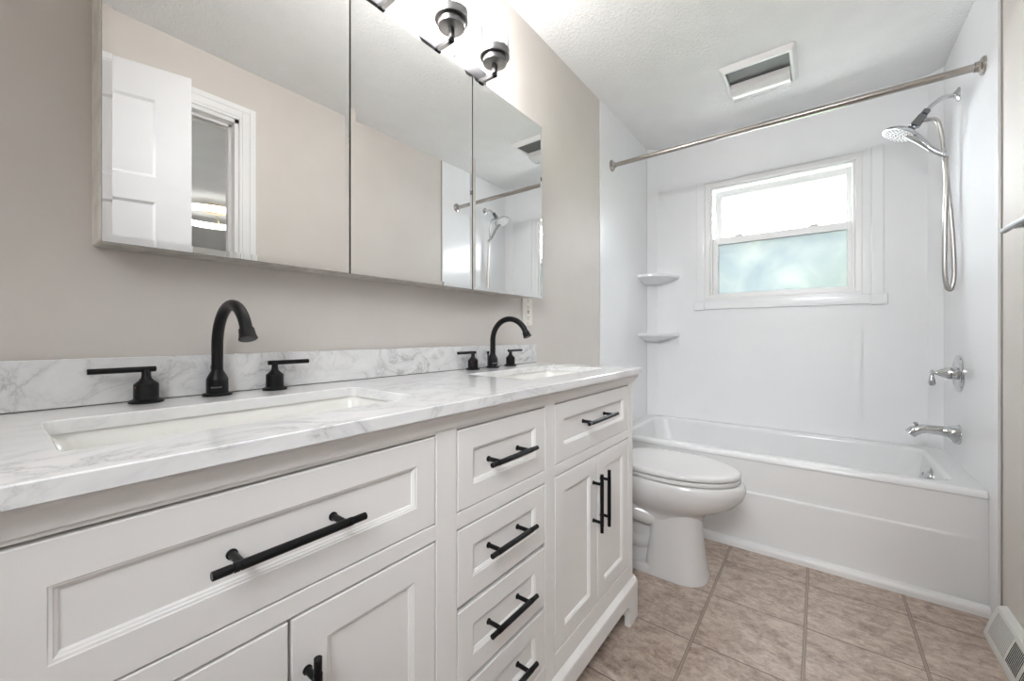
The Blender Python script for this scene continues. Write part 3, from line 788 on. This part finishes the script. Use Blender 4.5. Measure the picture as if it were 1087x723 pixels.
bm = B(); add_lathe(bm, (0.030, 0.963, 1.989), (1, 0, 0), [(0, 0.004), (0.004, 0.004), (0.005, 0.0)], 12); obj('screw', bm, 'steel', vl)

# ---------------------------------------------------------------- outlet
oy, oz = 1.427, 1.140
ot = thing('wall_outlet', 'ivory socket plate on the beige wall under the right mirror door', 'outlet', (0, oy, oz))
bm = B(); add_box(bm, 0.0005, 0.0065, oy - 0.036, oy + 0.036, oz - 0.058, oz + 0.058, 0.0025); obj('cover_plate', bm, 'plastic', ot)
bm = B(); add_box(bm, 0.006, 0.0085, oy - 0.017, oy + 0.017, oz - 0.034, oz + 0.034, 0.001, 1); rc = obj('receptacle', bm, 'plastic', ot)
for dz in (0.022, -0.022):
    bm = B()
    for dy, hh in ((-0.006, 0.0045), (0.006, 0.0038)): add_box(bm, 0.0084, 0.0087, oy + dy - 0.0009, oy + dy + 0.0009, oz + dz - hh, oz + dz + hh)
    add_lathe(bm, (0.0084, oy, oz + dz - 0.009), (1, 0, 0), [(0, 0.0024), (0.0003, 0.0024)], 12)
    obj('socket_slots', bm, 'dark', rc)
bm = B(); add_box(bm, 0.0084, 0.0096, oy - 0.006, oy + 0.006, oz + 0.001, oz + 0.006, 0.0003, 1); obj('test_button', bm, 'dark', rc, label='black button')
bm = B(); add_box(bm, 0.0084, 0.0096, oy - 0.006, oy + 0.006, oz - 0.0065, oz - 0.0015, 0.0003, 1); obj('reset_button', bm, 'red', rc, label='red button')
for dz in (0.049, -0.049): bm = B(); add_lathe(bm, (0.0064, oy, oz + dz), (1, 0, 0), [(0, 0.003), (0.0008, 0.003), (0.0012, 0.0)], 12); obj('plate_screw', bm, 'nickel', ot)

# ---------------------------------------------------------------- toilet
TY = 1.86
toi = thing('toilet', 'white elongated toilet with closed lid between the vanity and bathtub', 'toilet', (0.4, TY, 0))
def egg(xb, xf, hw, z, n=56, pw=2.0, back=0.5, sq=2.6):
    """plan outline: rounded front (xf), squarer back (xb)"""
    cx = xb + (xf - xb) * back; out = []
    for i in range(n):
        a = 2 * PI * i / n; c, s = math.cos(a), math.sin(a)
        if c >= 0: ex, ax = pw, xf - cx
        else: ex, ax = sq, cx - xb
        k = (abs(c) ** ex + abs(s) ** ex) ** (-1 / ex)
        out.append(Vector((cx + ax * c * k, TY + hw * s * k, z)))
    return out
bm = B()
# bowl
loft(bm, [egg(0.31, 0.60, 0.085, 0.22), egg(0.30, 0.622, 0.098, 0.262), egg(0.285, 0.642, 0.116, 0.286), egg(0.258, 0.690, 0.146, 0.308), egg(0.235, 0.738, 0.169, 0.336), egg(0.219, 0.767, 0.183, 0.368), egg(0.212, 0.778, 0.188, 0.398), egg(0.211, 0.777, 0.187, 0.416), egg(0.214, 0.771, 0.183, 0.428), egg(0.220, 0.763, 0.178, 0.433)])
# front pedestal column
loft(bm, [egg(0.395, 0.640, 0.112, 0.0, pw=2.6, sq=9), egg(0.395, 0.640, 0.112, 0.012, pw=2.6, sq=9), egg(0.399, 0.634, 0.108, 0.03, pw=2.6, sq=9), egg(0.414, 0.618, 0.096, 0.15, pw=2.6, sq=9), egg(0.420, 0.612, 0.091, 0.24, pw=2.6, sq=9), egg(0.415, 0.612, 0.098, 0.30, pw=2.6, sq=9)])
# foot and web behind it
loft(bm, [egg(0.12, 0.60, 0.108, 0.0, sq=5, pw=4), egg(0.12, 0.60, 0.108, 0.028, sq=5, pw=4), egg(0.125, 0.59, 0.102, 0.036, sq=5, pw=4)])
loft(bm, [egg(0.14, 0.45, 0.060, 0.03, sq=4, pw=4), egg(0.15, 0.45, 0.052, 0.14, sq=4, pw=4), egg(0.14, 0.45, 0.060, 0.30, sq=4, pw=4)])
# trapway bulge on both sides
for s in (-1, 1):
    add_tube(bm, spline([(0.42, TY + s * 0.030, 0.13), (0.35, TY + s * 0.032, 0.10), (0.27, TY + s * 0.034, 0.14), (0.22, TY + s * 0.034, 0.20), (0.17, TY + s * 0.034, 0.15), (0.15, TY + s * 0.03, 0.05)]), 0.036, 16)
    add_tube(bm, spline([(0.16, TY + s * 0.06, 0.33), (0.24, TY + s * 0.075, 0.30), (0.33, TY + s * 0.075, 0.255), (0.43, TY + s * 0.05, 0.235)]), 0.045, 16)
# shelf that carries the tank
loft(bm, [egg(0.03, 0.34, 0.150, 0.32, sq=6, pw=4), egg(0.02, 0.33, 0.175, 0.39, sq=6, pw=4), egg(0.02, 0.33, 0.178, 0.428, sq=6, pw=4), egg(0.024, 0.326, 0.174, 0.433, sq=6, pw=4)])
obj('bowl', bm, 'porcelain', toi, smooth=45)
bm = B(); loft(bm, [egg(0.255, 0.757, 0.176, 0.4350), egg(0.253, 0.760, 0.179, 0.4385), egg(0.253, 0.760, 0.179, 0.4495), egg(0.256, 0.757, 0.176, 0.4530)]); obj('seat', bm, 'porcelain', toi, smooth=50)
bm = B(); loft(bm, [egg(0.250, 0.757, 0.177, 0.4555), egg(0.248, 0.761, 0.1805, 0.4595), egg(0.248, 0.761, 0.1805, 0.4675), egg(0.250, 0.758, 0.178, 0.4730), egg(0.256, 0.750, 0.172, 0.4770), egg(0.275, 0.725, 0.152, 0.4790), egg(0.33, 0.66, 0.10, 0.4800)]); obj('lid', bm, 'porcelain', toi, smooth=50)
for s in (-1, 1): bm = B(); add_box(bm, 0.222, 0.262, TY + s * 0.075 - 0.022, TY + s * 0.075 + 0.022, 0.433, 0.462, 0.006); obj('hinge', bm, 'porcelain', toi)
def rr_tank(x0_, x1_, hw, z, r_=0.03): return rrect(x0_, x1_, TY - hw, TY + hw, r_, z)
bm = B(); loft(bm, [rr_tank(0.035, 0.195, 0.175, 0.434), rr_tank(0.025, 0.205, 0.190, 0.46), rr_tank(0.02, 0.212, 0.205, 0.72)]); obj('tank', bm, 'porcelain', toi, smooth=50)
bm = B(); loft(bm, [rr_tank(0.016, 0.216, 0.209, 0.7205), rr_tank(0.013, 0.220, 0.213, 0.726), rr_tank(0.013, 0.220, 0.213, 0.745), rr_tank(0.018, 0.214, 0.207, 0.754)]); obj('tank_lid', bm, 'porcelain', toi, smooth=50)
bm = B(); add_lathe(bm, (0.208, TY - 0.15, 0.675), (1, 0, 0), [(0, 0.012), (0.012, 0.011), (0.02, 0.008), (0.021, 0.0)], 16); add_tube(bm, [(0.222, TY - 0.15, 0.675), (0.228, TY - 0.11, 0.672), (0.228, TY - 0.075, 0.668)], 0.005, 10); obj('flush_lever', bm, 'chrome', toi)

# ---------------------------------------------------------------- curtain rod
RY, RZd = 2.315, 2.072
cr = thing('shower_curtain_rod', 'straight brushed nickel shower rod across the top of the tub alcove', 'curtain rod', (RW / 2, RY, RZd))
bm = B(); add_lathe(bm, (0.012, RY, RZd), (1, 0, 0), [(0, 0.0128), (0.78, 0.0128), (0.781, 0.0145), (RW - 0.024, 0.0145)], 24); obj('rod', bm, 'nickel', cr)
for x, s in ((T, 1), (RW - T, -1)):
    bm = B(); add_lathe(bm, (x + s * 0.0005, RY, RZd), (s, 0, 0), [(0, 0.034), (0.004, 0.034), (0.009, 0.030), (0.012, 0.022), (0.016, 0.019), (0.026, 0.018), (0.027, 0.0)], 36); obj('flange', bm, 'nickel', cr)

# ---------------------------------------------------------------- shower head and hose
SY = 2.665
XR = RW - T
sh = thing('shower_fixture', 'chrome shower head with hand shower and looped metal hose on the right panel', 'shower head', (XR, SY, 2.135))
bm = B(); add_lathe(bm, (XR - 0.0005, SY, 2.128), (-1, 0, 0), [(0, 0.031), (0.003, 0.031), (0.008, 0.024), (0.014, 0.014), (0.018, 0.012), (0.019, 0.0)], 36); obj('flange', bm, 'chrome', sh)
bm = B(); add_tube(bm, spline([(XR - 0.01, SY, 2.128), (XR - 0.04, SY, 2.130), (1.455, SY, 2.126), (1.430, SY, 2.108), (1.408, SY, 2.084)]), 0.0095, 16); obj('arm', bm, 'chrome', sh)
bm = B(); d = Vector((-0.57, 0, -0.82)).normalized(); p = Vector((1.414, SY, 2.092))
add_lathe(bm, p, d, [(0, 0.013), (0.002, 0.0145), (0.020, 0.0145), (0.022, 0.012), (0.026, 0.017), (0.060, 0.0195), (0.078, 0.0205), (0.080, 0.014), (0.088, 0.012)], 24)
add_box(bm, 1.325, 1.362, SY - 0.016, SY + 0.016, 2.008, 2.030, 0.004)
obj('bracket', bm, 'darkchrome', sh)
# hand shower: round face tilted, body flows into a handle that runs down towards the wall
fc = Vector((1.318, SY, 2.004)); axis = Vector((-0.45, -0.10, -0.89)).normalized()
bm = B(); add_lathe(bm, fc - axis * 0.024, axis, [(0, 0.0), (0.0005, 0.020), (0.004, 0.036), (0.010, 0.056), (0.017, 0.064), (0.023, 0.066), (0.027, 0.065), (0.029, 0.060), (0.0285, 0.0)], 40)
hdir = Vector((1.464, SY, 1.868)) - fc
pts = spline([fc + Vector((0.035, 0, -0.008)), fc + hdir * 0.45 + Vector((0.004, 0, 0.012)), fc + hdir * 0.75, fc + hdir], 8)
add_tube(bm, pts, [0.022 - 0.010 * min(1, i / 14) for i in range(len(pts))], 18)
hs = obj('hand_shower', bm, 'chrome', sh)
bm = B(); a_, u_, v_ = frame_of(axis)
add_lathe(bm, fc + axis * 0.0052, axis, [(0, 0.0), (0, 0.056), (0.0012, 0.056), (0.0014, 0.053), (0.0014, 0.0)], 36)
obj('spray_face', bm, 'white', hs, label='pale spray face with dark nozzles')
bm = B()
for rr_, cnt in ((0.012, 6), (0.026, 10), (0.040, 16), (0.049, 20)):
    for i in range(cnt):
        t = 2 * PI * i / cnt + rr_ * 30; add_lathe(bm, fc + axis * 0.0064 + (u_ * math.cos(t) + v_ * math.sin(t)) * rr_, axis, [(0, 0.0032), (0.0015, 0.0026), (0.0018, 0.0)], 8)
obj('nozzles', bm, 'dark', hs)
bm = B()
endp = fc + hdir
dd = hdir.normalized()
add_lathe(bm, endp - dd * 0.004, dd, [(0, 0.0125), (0.002, 0.013), (0.016, 0.012), (0.024, 0.009), (0.025, 0.007)], 18); obj('hose_nut', bm, 'chrome', sh); bm = B()
add_lathe(bm, (1.388, SY, 2.048), (1, 0, -0.15), [(0, 0.009), (0.012, 0.0095), (0.034, 0.009), (0.036, 0.007)], 16)
obj('hose_nut', bm, 'chrome', sh)
hose = spline([endp + dd * 0.015, (1.472, SY, 1.835), (1.474, SY - 0.004, 1.74), (1.470, SY - 0.006, 1.60), (1.468, SY - 0.006, 1.45), (1.468, SY - 0.006, 1.33), (1.474, SY - 0.003, 1.265), (1.484, SY, 1.246), (1.493, SY + 0.003, 1.262), (1.499, SY + 0.004, 1.32), (1.496, SY + 0.005, 1.45), (1.488, SY + 0.004, 1.60), (1.477, SY + 0.006, 1.75), (1.468, SY + 0.010, 1.88), (1.462, SY + 0.010, 1.96), (1.450, SY + 0.006, 2.02), (1.436, SY, 2.04), (1.418, SY, 2.044)], 16)
bm = B(); add_tube(bm, hose, [0.0090 if i % 2 else 0.0081 for i in range(len(hose))], 12); obj('hose', bm, 'hosemetal', sh, smooth=80, label='ribbed grey metal hose')

# ---------------------------------------------------------------- valve and spout
va = thing('shower_valve', 'round chrome shower valve plate with small drop lever above the tub spout', 'shower valve', (XR, SY, 0.866))
bm = B(); add_lathe(bm, (XR - 0.0005, SY, 0.866), (-1, 0, 0), [(0, 0.084), (0.003, 0.084), (0.007, 0.081), (0.010, 0.072), (0.011, 0.060), (0.009, 0.055), (0.010, 0.030), (0.016, 0.027)], 48); obj('escutcheon', bm, 'chrome', va)
bm = B(); add_lathe(bm, (XR - 0.012, SY, 0.866), (-1, 0, 0), [(0, 0.026), (0.012, 0.025), (0.014, 0.029), (0.020, 0.030), (0.030, 0.026), (0.050, 0.015), (0.062, 0.009), (0.068, 0.008), (0.070, 0.012), (0.078, 0.012), (0.080, 0.007), (0.084, 0.0)], 28)
add_lathe(bm, (XR - 0.086, SY, 0.872), (0, 0, -1), [(0, 0.0), (0.001, 0.006), (0.012, 0.007), (0.02, 0.007), (0.04, 0.011), (0.056, 0.013), (0.066, 0.009), (0.069, 0.0)], 20); obj('lever_handle', bm, 'chrome', va)
ts = thing('tub_spout', 'chrome tub spout with diverter knob on the right panel above the rim', 'tub spout', (XR, SY, 0.60))
bm = B(); zt = 0.598
pts = [(XR - 0.0005, SY, zt - 0.006), (XR - 0.006, SY, zt - 0.006), (XR - 0.018, SY, zt - 0.002), (XR - 0.032, SY, zt + 0.001), (XR - 0.06, SY, zt + 0.003), (XR - 0.10, SY, zt + 0.004), (XR - 0.125, SY, zt + 0.001), (XR - 0.145, SY, zt - 0.010), (XR - 0.160, SY, zt - 0.026)]
add_tube(bm, pts, [0.045, 0.044, 0.034, 0.026, 0.0215, 0.020, 0.0215, 0.023, 0.021], 28); obj('spout_body', bm, 'chrome', ts, smooth=60)
bm = B(); add_lathe(bm, (XR - 0.140, SY, zt + 0.006), (0, 0, 1), [(0, 0.006), (0.014, 0.005), (0.016, 0.009), (0.022, 0.009), (0.026, 0.005), (0.027, 0.0)], 16); obj('diverter_knob', bm, 'chrome', ts)

# ---------------------------------------------------------------- ceiling fan-light
ef = thing('exhaust_fan', 'square white ceiling exhaust fan with grey mesh and curved light lens', 'exhaust fan', (0.765, 2.44, H))
fx0, fx1, fy0, fy1 = 0.600, 0.927, 2.275, 2.605
bm = B()
zf = H - 0.024
loft(bm, [rrect(fx0, fx1, fy0, fy1, 0.012, H - 0.0005), rrect(fx0 + 0.002, fx1 - 0.002, fy0 + 0.002, fy1 - 0.002, 0.012, H - 0.008), rrect(fx0 + 0.016, fx1 - 0.016, fy0 + 0.016, fy1 - 0.016, 0.010, zf), rrect(fx0 + 0.028, fx1 - 0.028, fy0 + 0.030, fy1 - 0.022, 0.003, zf), rrect(fx0 + 0.030, fx1 - 0.030, fy0 + 0.032, fy1 - 0.024, 0.003, H - 0.002)], False, False)
obj('fan_frame', bm, 'fan', ef, smooth=35)
bm = B(); ys = 2.445
add_prism(bm, [(fy0 + 0.030, zf + 0.004), (ys + 0.01, zf + 0.014), (ys + 0.01, H - 0.001), (fy0 + 0.030, H - 0.001)], 'x', fx0 + 0.029, fx1 - 0.029); obj('mesh_grille', bm, 'grille', ef, smooth=0, label='grey mesh intake grille')
bm = B()
prof = [(ys, zf + 0.012), (ys, zf - 0.004)]
for i in range(11):
    t = i / 10; prof.append((ys + 0.004 + (fy1 - 0.026 - ys - 0.004) * t, zf - 0.006 - 0.030 * math.sin(PI * (0.12 + 0.74 * t)) ** 0.8))
prof += [(fy1 - 0.025, zf - 0.006), (fy1 - 0.025, zf + 0.012)]
add_prism(bm, prof, 'x', fx0 + 0.031, fx1 - 0.031); obj('light_lens', bm, 'lens', ef, smooth=35, label='curved pale light lens')

# ---------------------------------------------------------------- towel bar
tb = thing('towel_bar', 'satin grey towel bar on the beige wall at the right edge', 'towel bar', (RW, 1.6, 1.36))
bm = B(); add_box(bm, 1.4525, 1.466, 1.30, 1.895, 1.351, 1.3655, 0.004, 3); obj('bar', bm, 'barmetal', tb)
for y in (1.36, 1.80):
    bm = B(); add_box(bm, 1.462, RW - 0.006, y - 0.012, y + 0.012, 1.349, 1.364, 0.002); add_box(bm, RW - 0.0085, RW - 0.0005, y - 0.024, y + 0.024, 1.333, 1.381, 0.002); obj('post', bm, 'darkchrome', tb)

# ---------------------------------------------------------------- floor register
rg = thing('baseboard_register', 'white metal baseboard heating register with fine louvers on the floor at right', 'heating vent', (1.49, 1.85, 0))
ry0, ry1 = 1.60, 2.105
prof = [(1.5195, 0.0), (1.466, 0.0), (1.4655, 0.012), (1.468, 0.016)] + [(1.468 + (1.498 - 1.468) * t - 0.0015 * math.sin(PI * t), 0.016 + (0.112 - 0.016) * t) for t in [i / 8 for i in range(1, 9)]] + [(1.5195, 0.120)]
bm = B(); add_prism(bm, prof, 'y', ry0, ry1); obj('register_body', bm, 'register', rg, smooth=40)
def face(t, off=0.0):
    return (1.468 + 0.030 * t - 0.0015 * math.sin(PI * t) - off, 0.016 + 0.096 * t + off * 0.3)
bm = B(); bd_ = B()
def strip(b, y, t0, t1, w, o, o2):
    ts_ = [t0 + (t1 - t0) * i / 6 for i in range(7)]
    poly = [face(t, o) for t in ts_] + [face(t, o2) for t in reversed(ts_)]
    add_prism(b, poly, 'y', y - w / 2, y + w / 2)
y = ry1 - 0.030
while y > ry1 - 0.172:
    f = (ry1 - 0.030 - y) / 0.142
    strip(bm, y, 0.10, 0.90, 0.0042, 0.0005, -0.001); y -= 0.0090
obj('louvers', bm, 'regslot', rg, smooth=0)
y = ry1 - 0.185
k = 0
while y > ry0 + 0.02:
    if k % 12 < 10: strip(bd_, y, 0.14, 0.84, 0.0038, 0.0006, -0.001)
    y -= 0.0085; k += 1
obj('vent_slots', bd_, 'dark', rg, smooth=40)
